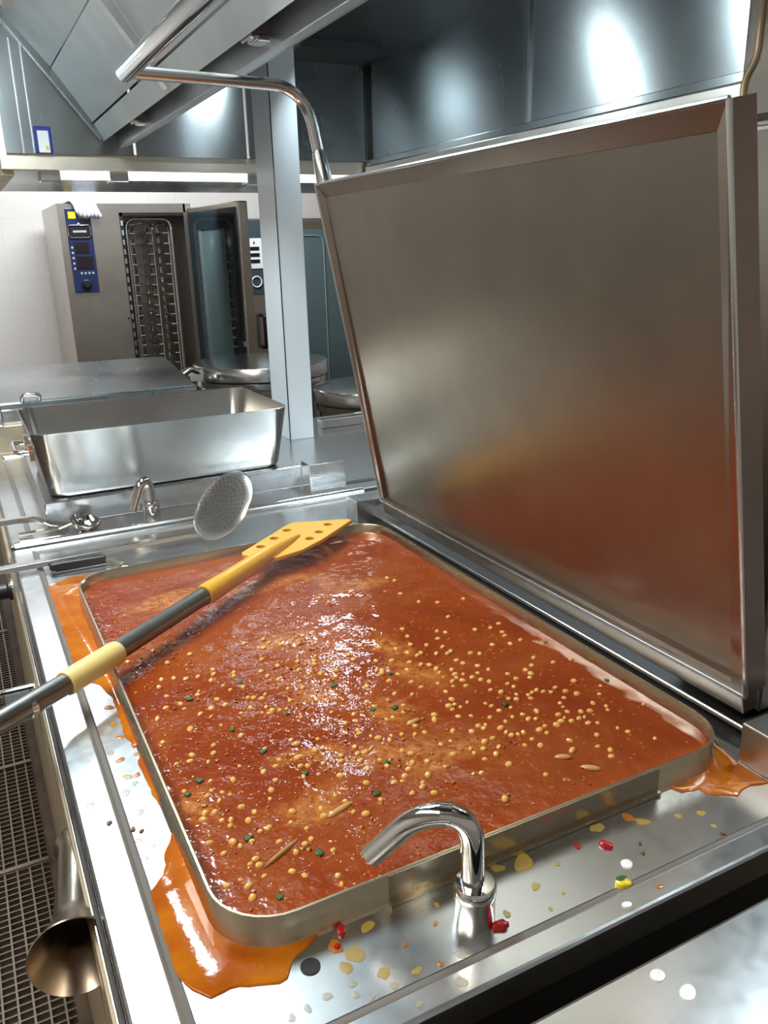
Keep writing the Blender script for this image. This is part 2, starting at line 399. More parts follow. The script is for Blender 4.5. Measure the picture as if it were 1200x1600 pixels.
mb = MB()
c4 = lring(0, LS, LY0, LY1, .001)
for i in range(4): mb.tube([c4[i], c4[(i+1)%4]], .0033, 8)
mb.build('edge_trim', M['satin'], lid, smooth=True)
mb = MB().hexa([L(-.030,LY0+.004,.001), L(-.030,LY1-.004,.001), L(-.030,LY1-.004,.03), L(-.030,LY0+.004,.03), L(-.002,LY0+.004,.001), L(-.002,LY1-.004,.001), L(-.002,LY1-.004,.03), L(-.002,LY0+.004,.03)])
mb.build('bottom_skirt', M['steel_frame'], lid, bevel=.002)
hp = [L(LS-.004, 1.672, .014), (.720, 1.68, 1.745), (.700, 1.68, 1.848), (.353, 1.675, 1.853)]
pth = fillet(hp, [.02, .075], 10)
MB().tube(pth, [.0175, .0140] + [.0115]*(len(pth)-2), 16).build('handle_arm', M['satin'], lid, smooth=True)
pth = [(.353, 1.700, 1.854), (.353, 1.697, 1.854), (.353, 1.690, 1.854), (.353, .45, 1.852), (.353, .44, 1.852)]
MB().tube(pth, [.008, .0135, .0165, .0165, .012], 20).build('handle_bar', M['chrome'], lid, smooth=True)
# steel counterbalance pillar behind the lid's near end
pil = thing('counterbalance_pillar', (1.05, .72, .905), 'tall brushed steel pillar at the right edge behind the open lid', 'pillar')
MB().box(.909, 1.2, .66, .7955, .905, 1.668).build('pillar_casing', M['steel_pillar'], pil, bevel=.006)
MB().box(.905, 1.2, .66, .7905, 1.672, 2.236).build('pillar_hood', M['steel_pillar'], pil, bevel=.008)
MB().tube(fillet([(.903, .781, 1.674), (.903, .783, 1.720), (.903, .767, 1.742), (.903, .7605, 2.2)], .012, 5), .0035, 8).build('seam_rib', M['steel_panel'], pil, smooth=True)
# drain horn on the front panel
hd = thing('drain_horn', (.02, .93, .846), 'flared steel drain horn sticking out of the front panel over the floor grating', 'drain pipe')
a0 = Vector((.034, .945, .838)); b0 = Vector((.007, .745, .850)); ax = (b0-a0).normalized(); Lh = (b0-a0).length
prof = [(.026,0),(.027,.012),(.0215,.02),(.0235,Lh-.060),(.0255,Lh-.046),(.034,Lh-.026),(.0450,Lh-.003),(.0470,Lh),(.0460,Lh+.001),(.034,Lh-.022),(.0250,Lh-.040),(.0225,Lh-.050),(.0215,Lh-.09)]
MB().lathe(prof, a0, ax, 40).build('horn', M['horn'], hd, smooth=True)
MB().lathe([(.0222,Lh-.078),(.0222,Lh-.076)], a0, ax, 30).build('throat', M['shade_black'], hd)

# taps
def tap(loc, d, prof, fr, label):
    t = thing('water_tap', loc, label, 'tap'); c = Vector(loc); d = Vector(d).normalized()
    MB().lathe([(.0205,0),(.0205,.028),(.0215,.030),(.0215,.040),(.0195,.043),(.0120,.044)], c, (0,0,1), 28).build('base_collar', M['chrome'], t, smooth=True)
    p = [c + d*a_ + Vector((0,0,z_)) for a_, z_ in prof]
    pth = fillet(p, fr, 10)
    k = len(pth)
    MB().tube(pth, .0118, 20, True).build('spout', M['chrome'], t, smooth=True)
    e = (pth[-1]-pth[-2]).normalized()
    MB().lathe([(.0088,0),(.0088,.0008)], pth[-1], e, 20).build('spout_mouth', M['shade_black'], t)
    return t
tap((.367, .549, .8995), (-.80, .60, 0), [(.002,.04),(.003,.119),(.052,.119),(.103,.062)], [.030,.030], 'chrome bent water tap on the near rim of the soup pan')
tap((.376, 2.052, .8995), (-.949, -.316, 0), [(0,.04),(0,.099),(.022,.097),(.053,.029)], [.020,.018], 'small chrome water tap behind the skimmer, in front of the steel tray')

# ------------------------------------------------------------------ soup
def soup():
    nx, ny = 120, 180; x0, x1, y0, y1, r = RX0+.0065, RX1-.0065, RY0+.0065, RY1-.0065, .064
    vs = []; fs = []
    for j in range(ny+1):
        for i in range(nx+1):
            x = x0+(x1-x0)*i/nx; y = y0+(y1-y0)*j/ny
            cx = min(max(x, x0+r), x1-r); cy = min(max(y, y0+r), y1-r); dx, dy = x-cx, y-cy; dd = math.hypot(dx, dy)
            if dx and dy:
                mx = max(abs(dx), abs(dy)); k = mx/dd; x = cx+dx*k; y = cy+dy*k
            h = .0016*mnoise.noise(Vector((x*22, y*22, 1.3))) + .0010*mnoise.noise(Vector((x*55, y*55, 7.3)))
            ed = min(x-x0, x1-x, y-y0, y1-y)
            vs.append((x, y, .9155+h*min(1, max(0, ed/.02))))
    for j in range(ny):
        for i in range(nx):
            a = j*(nx+1)+i; fs.append((a, a+1, a+nx+2, a+nx+1))
    b = [i for i in range(nx+1)] + [j*(nx+1)+nx for j in range(1, ny+1)] + [ny*(nx+1)+i for i in range(nx-1, -1, -1)] + [j*(nx+1) for j in range(ny-1, 0, -1)]
    n = len(vs); vs += [(vs[i][0], vs[i][1], .9) for i in b]
    k = len(b); fs += [(b[q], n+q, n+(q+1)%k, b[(q+1)%k]) for q in range(k)] + [tuple(n+q for q in range(k))]
    return MB().add(vs, fs)
so = soup().build('soup', M['soup'], smooth=True, origin=(.47, 1.12, .9))
tag(so, 'thick red tomato soup filling the rectangular pan to the rim', 'soup', kind='stuff')

# spilled sauce
def puddle(pts, label, mname, h=.0022):
    P = [Vector((p[0], p[1], 0)) for p in pts]; n = len(P)
    # subdivide outline with small ripples
    Q = []
    for i in range(n):
        a, b = P[i], P[(i+1)%n]
        k = max(1, int((b-a).length/.008))
        for q in range(k):
            p = a.lerp(b, q/k); w = mnoise.noise(Vector((p.x*120, p.y*120, 3)))*.0035
            d = (b-a).normalized(); Q.append(p + Vector((-d.y, d.x, 0))*w)
    ar = sum(Q[i].x*Q[(i+1)%len(Q)].y - Q[(i+1)%len(Q)].x*Q[i].y for i in range(len(Q)))
    if ar < 0: Q.reverse()
    m = len(Q); up = []
    for i in range(m):
        d = (Q[(i+1)%m]-Q[i-1]).normalized(); up.append(Q[i] + Vector((-d.y, d.x, 0))*.0018)
    z = .8994
    mb = MB().rings([[p+Vector((0,0,z)) for p in Q], [p.lerp(u, .35)+Vector((0,0,z+h*.7)) for p, u in zip(Q, up)], [u+Vector((0,0,z+h)) for u in up]], True, True)
    c = sum(Q, Vector())/m
    o = mb.build('sauce_puddle', M[mname], origin=(c.x, c.y, .9), smooth=True)
    tag(o, label, 'puddle', 'sauce spilled on the deck'); return o
puddle([(.135,.834),(.115,.79),(.106,.758),(.0865,.741),(.0865,.718),(.0865,.672),(.0865,.629),(.088,.617),(.095,.599),(.108,.582),(.118,.584),(.135,.583),(.159,.572),(.178,.569),(.186,.584),(.205,.594),(.222,.603),(.223,.615),(.188,.63),(.157,.66),(.146,.72),(.140,.78),(.138,.838)],
       'orange sauce puddle around the near left corner of the pan, by the drain hole', 'sauce')
puddle([(.0870,1.698),(.0868,1.557),(.0866,1.419),(.0868,1.311),(.093,1.249),(.112,1.224),(.124,1.167),(.121,1.061),(.126,1.018),(.137,1.024),(.139,1.269),(.139,1.494),(.141,1.60),(.170,1.655),(.24,1.645),(.386,1.645),(.386,1.672),(.32,1.685),(.238,1.70),(.191,1.715),(.136,1.725)],
       'orange sauce puddle at the far left corner, between the knife and paddle grip', 'sauce')
puddle([(.686,.603),(.693,.590),(.714,.583),(.721,.568),(.744,.553),(.776,.559),(.799,.552),(.799,.60),(.810,.634),(.813,.691),(.806,.70),(.800,.657),(.76,.615),(.72,.603)],
       'bright orange sauce puddle at the right corner beside the hinge block', 'sauce')
puddle([(.134,1.01),(.124,.985),(.126,.906),(.129,.874),(.134,.85),(.136,.87),(.136,.953),(.136,1.0)], 'thin streak of orange sauce along the left rim of the pan', 'sauce', .0015)

# splatter on the deck
rng = random.Random(4)
SP = [(0.23,0.582,0.0090,'o'),(0.243,0.565,0.0115,'y'),(0.229,0.555,0.0078,'y'),(0.257,0.533,0.0077,'y'),(0.285,0.52,0.0053,'y'),(0.312,0.487,0.0069,'p'),(0.268,0.589,0.0080,'y'),(0.455,0.587,0.0140,'y'),(0.426,0.593,0.0077,'y'),(0.445,0.552,0.006,'y'),(0.397,0.536,0.0051,'y'),(0.331,0.517,0.0066,'p'),(0.201,0.535,0.0052,'p'),(0.29,0.552,0.0031,'o'),(0.342,0.580,0.0038,'y'),(0.328,0.56,0.0032,'o'),(0.308,0.516,0.0035,'o'),(0.562,0.591,0.0090,'y'),(0.605,0.588,0.0076,'o'),(0.614,0.574,0.0081,'y'),(0.657,0.561,0.0052,'y'),(0.684,0.552,0.0058,'y'),(0.679,0.529,0.0037,'y'),(0.585,0.548,0.0028,'b'),(0.577,0.535,0.0028,'b'),(0.226,0.536,0.0047,'p'),(0.224,0.524,0.0042,'p'),(0.259,0.516,0.0046,'p'),(0.268,0.485,0.004,'p'),(0.235,0.515,0.0041,'p'),(0.181,0.532,0.0045,'p'),(0.165,0.53,0.0045,'p'),(0.115,1.145,0.0077,'o'),(0.106,0.958,0.0062,'y'),(0.098,0.925,0.0066,'p'),(0.105,1.0,0.0059,'o'),(0.112,0.939,0.0047,'p'),(0.096,1.023,0.0051,'p'),(0.106,0.878,0.0054,'p'),(0.105,0.813,0.0058,'p'),(0.059,0.658,0.0067,'p'),(0.06,0.692,0.0063,'p'),(0.066,0.751,0.004,'p'),(0.066,0.726,0.0039,'p'),(0.094,0.828,0.0050,'y'),(0.094,0.795,0.0050,'y'),(0.069,0.869,0.0038,'b'),(0.092,0.850,0.0037,'b'),(0.100,0.842,0.003,'b'),(0.112,1.094,0.0064,'o'),(0.114,1.056,0.0062,'o'),(0.118,0.956,0.005,'o'),(0.055,0.914,0.0069,'p'),(0.126,1.003,0.004,'o'),(0.677,0.515,0.0029,'b'),(0.553,0.487,0.004,'o'),(0.464,0.531,0.0026,'y'),(0.485,0.567,0.0034,'y'),(0.439,0.52,0.0026,'y')]
KIND = {'o': ('orange_splash', 'dropsauce', 'small orange sauce splash on the steel deck', 'splash', 'orange splashes on the deck'),
        'y': ('oil_splash', 'oil', 'yellow oily splash on the steel deck', 'splash', 'yellow oil splashes on the deck'),
        'p': ('dried_residue', 'pale', 'pale dried spot on the steel deck', 'spot', 'pale dried spots on the deck'),
        'b': ('spice_seed', 'seed', 'tiny brown spice seed on the steel deck', 'seed', 'brown seeds on the deck')}
for (x, y, s, k) in SP:
    nm, mt, lab, cat, grp = KIND[k]
    z = .9038 if (x < .077 or y < .498) else .8993
    o = irregular(Vector((x, y, z)), s, .0022 if k == 'b' else .0011, rng, mt, 12, .75).build(nm, M[mt], origin=(x, y, z), smooth=True)
    tag(o, lab, cat, grp)
def bit(name, mt, x, y, s, h, lab, cat, z=.8993, sq=.7, seed=1):
    dr_ = mt == 'drop'
    o = irregular(Vector((x, y, z)), s, h, random.Random(seed), mt, 18 if dr_ else 10, sq, .05 if dr_ else .3).build(name, M[mt], origin=(x, y, z), smooth=True); tag(o, lab, cat); return o
bit('red_pepper_piece', 'red_bit', .243, .596, .0065, .005, 'red pepper piece against the near rim above the drain hole', 'pepper piece', seed=3)
bit('red_pepper_piece', 'red_bit', .231, .580, .0035, .004, 'tiny red pepper crumb just right of the drain hole', 'pepper piece', seed=5)
bit('red_pepper_piece', 'red_bit', .550, .564, .0075, .005, 'dark red pepper piece alone on the right part of the deck', 'pepper piece', seed=7)
bit('red_pepper_piece', 'red_bit', .522, .578, .0045, .002, 'faint red crumb beside the dark red pepper piece', 'pepper piece', seed=8)
bit('red_pepper_piece', 'red_bit', .382, .526, .0085, .006, 'red triangular pepper skin leaning on the tap collar', 'pepper piece', sq=.6, seed=9)
pp = bit('yellow_pepper_piece', 'pepper', .525, .510, .0085, .007, 'yellow and green pepper cube by the groove of the deck', 'pepper piece', z=.8993, sq=.85, seed=11)
irregular(Vector((.525, .513, .9052)), .006, .002, random.Random(2), None, 9, .6).build('green_skin', M['green'], pp, origin=Vector((0,0,0))).location = (0,0,0)
bit('water_drop', 'drop', .550, .531, .0070, .002, 'white drop on the deck below the dark red pepper piece', 'drop', seed=21, sq=.9)
bit('water_drop', 'drop', .506, .484, .0055, .002, 'white drop on the near deck edge below the yellow pepper cube', 'drop', z=.9038, seed=22)

# corn kernels and herbs floating in the soup
CL = [(.57,1.02,.05,.07,34),(.58,.90,.06,.05,46),(.60,.80,.07,.05,46),(.67,.78,.05,.06,26),(.48,.78,.06,.03,18),(.39,.745,.06,.03,18),(.45,.95,.06,.06,16),
      (.37,1.05,.05,.06,26),(.30,1.10,.05,.08,26),(.22,1.08,.04,.07,14),(.19,.90,.03,.07,16),(.18,.77,.025,.05,18),(.22,.70,.04,.035,14),(.28,.80,.05,.05,18),(.36,.86,.05,.04,20),(.74,.95,.03,.12,10),(.22,1.25,.04,.06,8),(.60,1.20,.09,.10,12)]
rng = random.Random(11)
kern = MB().ell((0,0,0), .0050, .0040, .0034, 10, 6)
km = None; pts = []
for (cx, cy, sx, sy, n) in CL:
    for _ in range(n):
        for _t in range(20):
            x = rng.gauss(cx, sx); y = rng.gauss(cy, sy)
            if not (RX0+.02 < x < RX1-.02 and RY0+.02 < y < RY1-.03): continue
            if (x < RX0+.06 and y < RY0+.06 and math.hypot(x-RX0-.075, y-RY0-.075) > .055): continue
            if (x > RX1-.06 and y < RY0+.06 and math.hypot(x-RX1+.075, y-RY0-.075) > .055): continue
            if any((x-a)**2+(y-b)**2 < .0085**2 for a, b in pts): continue
            pts.append((x, y)); break
pts.sort(key=lambda p: p[0]**2+p[1]**2)
near, rest = pts[:300], pts[300:]
for i, (x, y) in enumerate(near):
    z = .9156
    if km is None:
        o = kern.build('corn_kernel', M['corn']); km = o
    else:
        o = km.copy(); COL.objects.link(o)
    o.location = (x, y, z); s = rng.uniform(.66, 1.15); o.scale = (s, s*rng.uniform(.85, 1.1), s)
    o.rotation_euler = (rng.uniform(-.3, .3), rng.uniform(-.3, .3), rng.uniform(0, 6.28))
    tag(o, 'yellow corn kernel floating among the others in the red soup', 'corn kernel', 'corn kernels in the soup')
if rest:
    mb = MB()
    for (x, y) in rest: mb.ell((x, y, .9163), .0052, .004, .0032, 8, 5, rng.uniform(0, 3))
    tag(mb.build('corn_kernels', M['corn'], origin=(rest[0][0], rest[0][1], .916)), 'remaining corn kernels far back in the red soup', 'corn kernels', kind='stuff')
HB = [(.42,1.01,.007),(.47,.91,.006),(.44,.92,.005),(.20,.75,.006),(.26,.69,.0065),(.36,.75,.006),(.30,.83,.0055),(.61,.84,.0055),(.78,.82,.005),(.30,1.09,.006),(.18,.88,.006),(.16,.86,.005),(.27,.90,.006),(.22,1.08,.006),(.20,.65,.005),(.33,.97,.004),(.51,1.00,.005),(.25,.97,.005),(.40,.80,.005)]
hm = None; rng = random.Random(5)
for (x, y, s) in HB:
    if hm is None: o = irregular(Vector((0,0,0)), .006, .0022, rng, None, 9, .65).build('herb_flake', M['green']); hm = o
    else: o = hm.copy(); COL.objects.link(o)
    o.location = (x, y, .9160); k = s/.006; o.scale = (k, k, 1); o.rotation_euler = (0, 0, rng.uniform(0, 6.28))
    tag(o, 'dark green herb flake floating in the red soup', 'herb flake', 'herb flakes in the soup')
ON = [(.31,.745,.020,.3,'long pale pepper strip in the soup left of the tap spout'),(.225,.71,.030,.45,'thin straight yellow strip in the soup near the front left corner'),(.615,.665,.013,-.7,'pale onion sliver near the right front of the soup'),(.475,.865,.012,.2,'pale lump of vegetable in the middle of the soup'),(.60,.70,.011,-.5,'yellowish shred close to the right rim of the soup')]
for (x, y, l, a, lab) in ON:
    o = MB().ell((0,0,0), l, .0042 if l < .025 else .0022, .0032, 12, 6, a).build('vegetable_strip', M['onion'], smooth=True); o.location = (x, y, .9162); tag(o, lab, 'vegetable strip')

# tiny chopped bits all over the surface: nobody could count them
rng = random.Random(21); mb = MB(); k_ = 0
while k_ < 1100:
    x = rng.uniform(RX0+.02, RX1-.02); y = rng.uniform(RY0+.02, RY1-.04)
    if (x < RX0+.075 and y < RY0+.075 and math.hypot(x-RX0-.075, y-RY0-.075) > .055): continue
    if rng.random() > (1.0 if x < .45 else (.55 if x < .6 else .22)) * (1.0 if y < 1.2 else .45): continue
    r_ = rng.uniform(.0013, .0036); mb.ell((x, y, .9158+rng.uniform(-.0006, .0002)), r_, r_*rng.uniform(.5, .9), r_*.6, 6, 4, rng.uniform(0, 3)); k_ += 1
mbits = mat('chopped_bits', (.5,.15,.03), .10)
lk(mbits, ramp(mbits, noise(mbits, coords(mbits), 140, 1, .5), [(.34, (.22,.02,.006)), (.48, (.42,.09,.015)), (.60, (.62,.28,.08)), (.70, (.10,.06,.015))]), bsdf(mbits).inputs['Base Color'])
tag(mb.build('chopped_bits', mbits, origin=(.4, 1.0, .915), smooth=True), 'tiny chopped tomato and onion bits spread over the red soup', 'soup bits', kind='stuff')

# ------------------------------------------------------------------ stirring paddle
pd_ = thing('stirring_paddle', (.30, 1.33, .935), 'long yellow-bladed stirring paddle lying across the soup pan', 'paddle')
S1 = Vector((.455, 1.463, .955)); uu = Vector((.784, .620, 0)); nn = Vector((-.620, .784, 0))
s_end = Vector((-.40, .787, .985))
dirn = (Vector((.06, 1.137, .956)) - S1).normalized()
grip0 = Vector((.145, 1.207, .9555)); grip1 = Vector((.060, 1.138, .9575)); slv0 = Vector((.320, 1.351, .956))
far_end = grip1 + (grip1-slv0).normalized()*.55 + Vector((0,0,.02))
MB().tube([far_end, grip1, slv0 + (S1-slv0)*.1], .0158, 20).build('shaft', M['shaft'], pd_, smooth=True)
q = fillet([grip1, grip1+(grip0-grip1)*.5, grip0], .001, 1)
MB().tube([grip1, grip1+(grip0-grip1)*.04, grip1+(grip0-grip1)*.95, grip0], [.0180, .0190, .0190, .0175], 20).build('grip_sleeve', M['cream'], pd_, smooth=True)
MB().lathe([(.0162,0),(.0170,.002),(.0170,.010),(.0162,.012)], grip1 - (grip0-grip1).normalized()*.075, (grip0-grip1), 20).build('joint_ring', M['satin'], pd_, smooth=True)
sv = [slv0, slv0+(S1-slv0)*.06, slv0+(S1-slv0)*.5, S1, S1+uu*.06+Vector((0,0,.001)), S1+uu*.13, S1+uu*.17]
MB().tube(sv, [.0185, .0200, .0185, .0185, .0160, .010, .004], 20).build('blade_socket', M['yellow'], pd_, smooth=True)
# blade with six holes: grid of cells minus holes, done as outline with bridged holes through boolean
def blade():
    zt, zb = .9545, .9465
    out = [(.040,.060),(.225,.064),(.245,.060),(.312,-.048),(.308,-.058),(.170,-.058),(.100,-.050),(.045,-.026),(.030,.0),(.030,.05)]
    mb = MB().prism([tuple(S1 + uu*a + nn*b + Vector((0,0,zb-S1.z))) for a, b in out], (0,0,zt-zb))
    return mb
bl = blade().build('blade', M['yellow'], pd_)
bpy.context.view_layer.update()
mb = MB()
for (a, b) in ((.085,.042),(.140,.043),(.195,.044),(.165,-.030),(.210,-.028),(.262,-.022)):
    mb.lathe([(.0095,-.02),(.0095,.02)], S1+uu*a+nn*b, (0,0,1), 16)
cut = mb.build('cutter', M['yellow'], pd_)
bo = bl.modifiers.new('holes', 'BOOLEAN'); bo.object = cut; bo.operation = 'DIFFERENCE'; bo.solver = 'EXACT'
bpy.context.view_layer.update()
dg = bpy.context.evaluated_depsgraph_get()
nm = bpy.data.meshes.new_from_object(bl.evaluated_get(dg)); bl.modifiers.clear(); bl.data = nm
bpy.data.objects.remove(cut, do_unlink=True)
bv = bl.modifiers.new('bevel', 'BEVEL'); bv.width = .0015; bv.segments = 2; bv.limit_method = 'ANGLE'

# ------------------------------------------------------------------ skimmer
sk = thing('skimmer', (.43, 1.80, .90), 'perforated steel skimmer tipped on its edge at the far side of the deck', 'skimmer')
C0 = Vector((.491, 1.80, .979)); Rr = .090
maj = Vector((.119, 0, .133)).normalized(); per = Vector((-maj.z, 0, maj.x)); dep = Vector((0, 1, 0))
vdir = (Vector((0,0,1.535))-C0).normalized(); best = None
for deg in range(0, 90):
    m_ = per*math.cos(R(deg)) + dep*math.sin(R(deg)); n_ = maj.cross(m_).normalized()
    e_ = abs(abs(n_.dot(vdir))-.60)
    if best is None or e_ < best[0]: best = (e_, m_, n_)
mnr, nrm = best[1], best[2]
if nrm.y > 0: nrm = -nrm     # towards the viewer
mbd = MB(); holes = []
def disc_pts(r, off): return [C0 + (maj*math.cos(2*math.pi*j/48) + mnr*math.sin(2*math.pi*j/48))*r + nrm*off for j in range(48)]
prof = [(.090,.000),(.086,.002),(.070,.005),(.045,.0072),(.020,.0083)]
mbd.rings([disc_pts(r, h) for r, h in prof] + [disc_pts(.004, .0086)], False, True)
mbd.rings([disc_pts(r, h-.0012) for r, h in prof] + [disc_pts(.004, .0074)], False, True)
mbd.rings([disc_pts(.090, 0), disc_pts(.0905, -.0006), disc_pts(.090, -.0012)], False, False)
bowl = mbd.build('perforated_bowl', M['satin'], sk, smooth=True)
mb = MB()
for ri, cnt in ((.010,6),(.022,12),(.034,19),(.046,25),(.058,31),(.070,37)):
    hh = .0084 if ri < .02 else (.0083-(ri-.02)*.044 if ri < .045 else .0072-(ri-.045)*.088)
    for j in range(cnt):
        an = 2*math.pi*j/cnt + ri*40; c = C0 + (maj*math.cos(an)+mnr*math.sin(an))*ri + nrm*(hh+.0003)
        mb.lathe([(.0016,0),(.0016,.0004)], c, nrm, 8)
mb.build('perforations', M['shade_black'], bowl)
ha = Vector((-.12, 1.80, .914)); hb = Vector((.40, 1.812, .917)); hc = C0 - maj*.089 + mnr*.01
dv = (hb-ha).normalized(); sd = Vector((-dv.y, dv.x, 0))
def strip(pts, ws, th=.0022):
    r = []
    for i, (p, w) in enumerate(zip(pts, ws)):
        p = Vector(p); a = Vector(pts[max(i-1,0)]); b = Vector(pts[min(i+1,len(pts)-1)]); d = (b-a).normalized(); s = Vector((-d.y, d.x, 0)).normalized(); up = d.cross(s)*-1
        up = Vector((0,0,1)) if abs(d.z) < .5 else s.cross(d)
        r.append([p-s*w-up*th, p+s*w-up*th, p+s*w*.8+up*th, p-s*w*.8+up*th])
    return MB().rings(r, True, True)
strip([ha, (.10,1.806,.9145), (.25,1.81,.916), hb, hc], [.015,.015,.013,.010,.010], .005).build('handle', M['satin'], sk, bevel=.001)

# ------------------------------------------------------------------ palette knife on the deck
kn = thing('palette_knife', (.16, 1.775, .90), 'black-handled palette knife with cranked steel neck by the far rim', 'knife')
strip([(.100,1.775,.911),(.125,1.776,.912),(.215,1.768,.912)], [.0105,.012,.010], .008).build('handle', M['black'], kn, bevel=.004)
for xx in (.125, .165, .20): pass
MB().box(.110, .212, 1.757, 1.787, .9015, .9045).build('tang', M['satin'], kn)
for xx in (.130, .165, .200): MB().lathe([(.003,0),(.003,.0018)], (xx, 1.773, .9195), n=10).build('rivet', M['satin'], kn)
strip([(.214,1.766,.911),(.224,1.760,.911),(.236,1.742,.906),(.243,1.735,.903)], [.007,.007,.008,.010], .0018).build('neck', M['rim'], kn)
strip([(.243,1.735,.9025),(.262,1.728,.9018),(.42,1.690,.9018),(.435,1.687,.9018)], [.010,.014,.013,.006], .0009).build('blade', M['satin'], kn)

# ------------------------------------------------------------------ next unit behind (worktop, raised plate, tray)
wu = thing('worktop_unit', (.6, 2.5, 0), 'steel worktop unit beyond the soup pan carrying the deep tray', 'worktop')
MB().rings(deck_rings(.037, 2.3, 1.99, 3.02), True, True).build('worktop', M['steel_deck'], wu)
MB().box(.026, .045, 1.99, 3.02, .02, .868).build('front_panel', M['steel_panel'], wu, bevel=.004)
MB().box(.046, 2.29, 1.995, 2.01, .02, .866).build('side_panel', M['steel_panel'], wu)
MB().box(.046, 2.29, 3.0, 3.015, .02, .866).build('side_panel', M['steel_panel'], wu)
mb = MB().box(.130, .812, 2.112, 2.95, .8995, .960)
mb.build('raised_plate', M['steel_deck'], wu, bevel=.003)
MB().box(1.175, 2.1, 2.81, 2.86, .8995, .932).build('back_ledge', M['satin'], wu, bevel=.002)
MB().box(.812, .818, 2.05, 2.112, .8995, .974).box(.818, .921, 2.05, 2.055, .8995, .974).build('splash_bracket', M['satin'], wu, bevel=.001)
MB().box(.86, 1.02, 2.062, 2.085, .8992, .9012).build('sump_slot', M['shade_black'], wu)
# deep tray
tr = thing('roasting_tray', (.45, 2.38, .96), 'deep rectangular steel roasting tray standing behind the skimmer', 'tray')
def tring(g, z, r=.05): return rrect(.150-g, .764+g, 2.140-g, 2.535+g, r*.75, z, 6)
mb = MB().rings([tring(-.012,.9605,.04), tring(-.003,.963,.05), tring(.002,.972,.05), tring(.026,1.128,.06), tring(.0275,1.1295,.06), tring(.026,1.130,.058), tring(.023,1.128,.056), tring(-.001,.976,.048), tring(-.010,.968,.04)], True, True)
mb.build('tray_body', M['steel_tray'], tr, smooth=True)
MB().tube(fillet([(.128,2.26,1.06),(.092,2.26,1.062),(.092,2.40,1.062),(.128,2.40,1.06)], .02, 5), .006, 10).build('handle', M['chrome'], tr, smooth=True)
for yy in (2.26, 2.40): MB().box(.1215, .1335, yy-.015, yy+.015, 1.04, 1.08).build('handle_plate', M['chrome'], tr)
# ladle and turner on that worktop
ld = thing('ladle', (.17, 2.06, .90), 'steel ladle bowl lying at the left of the far worktop', 'ladle')
MB().lathe([(.004,-.022),(.020,-.020),(.032,-.010),(.037,.002),(.0355,.002),(.030,-.008),(.018,-.017),(.004,-.019)], (.212, 2.030, .9245), (.25,-.2,1), 28).build('bowl', M['chrome'], ld, smooth=True)
strip([(.180,2.036,.923),(.150,2.042,.914),(.06,2.045,.912)], [.008,.010,.012], .0015).build('handle', M['horn'], ld)
tn = thing('turner', (.12, 2.09, .90), 'steel turner with a bright handle pointing off the left edge', 'turner')
strip([(-.12,2.085,.934),(.06,2.096,.934),(.100,2.098,.929),(.122,2.096,.921)], [.015,.014,.008,.012], .006).build('handle', M['satin'], tn, bevel=.001)
strip([(.120,2.097,.9215),(.138,2.090,.914),(.176,2.082,.906)], [.010,.020,.022], .001).build('blade', M['steel_tray'], tn)
# column
cl = thing('steel_column', (1.045, 2.77, .90), 'pale grey square column rising from the far worktop to the hood', 'column')
MB().box(1.0, 1.09, 2.69, 2.862, .8995, 2.236).build('shaft', M['white_paint'], cl, bevel=.002)
MB().box(.9985, 1.0005, 2.6885, 2.694, .9, 2.236).build('seam', M['dark_metal'], cl)
# big closed lid of the appliance beyond
fb = thing('closed_braising_pan', (.45, 3.5, 0), 'closed braising pan with a flat grey lid behind the roasting tray', 'cooker')
MB().box(.037, .86, 3.03, 4.0, .02, 1.0).build('cabinet', M['steel_panel'], fb, bevel=.004)
mb = MB().prism([(.070,3.045,1.045),(.775,3.045,1.045),(.86,3.93,1.06),(.070,3.99,1.06)], (0,0,.028)); mb.build('lid', M['steel_hood'], fb, bevel=.006)
MB().box(.09, .77, 3.06, 3.97, 1.0, 1.045).build('rim', M['satin'], fb)
MB().tube(fillet([(.17,3.05,1.072),(.17,3.02,1.098),(.225,3.02,1.098),(.225,3.05,1.072)], .016, 5), .007, 10).build('lid_handle', M['chrome'], fb, smooth=True)
MB().box(.02, .10, 3.02, 3.05, 1.0, 1.07).build('hinge_bracket', M['chrome'], fb, bevel=.004)
# boiling kettles
def kettle(c, r, z, label, zb=.905):
    k = thing('boiling_kettle', (c[0], c[1], 0), label, 'kettle', None)
    MB().lathe([(r*.93, .02), (r*.93, z-.105), (r*.98, z-.098), (r*.98, z-.072), (r*.95, z-.066)], (c[0], c[1], 0), (0,0,1), 56).build('kettle_body', M['satin'], k, smooth=True)
    MB().lathe([(r, z-.064), (r+.004, z-.061), (r+.004, z-.006), (r, z-.001), (r*.97, z), (r*.5, z+.008), (.01, z+.010)], (c[0], c[1], 0), (0,0,1), 56).build('kettle_lid', M['satin'], k, smooth=True)
    return k
k1 = kettle((1.285, 3.80), .315, 1.048, 'round kettle with a flat lid, the farther one, crossed by the column')
MB().tube(fillet([(.955,3.66,1.03),(.90,3.62,1.06),(.86,3.63,1.03)], .02, 4), .013, 10).box(.90, .96, 3.64, 3.70, 1.0, 1.05).build('lid_hinge', M['chrome'], k1, smooth=True)
k2 = kettle((1.66, 3.335), .275, .957, 'round kettle with a flat lid, the nearer one, right of the column')
struct_kb = None

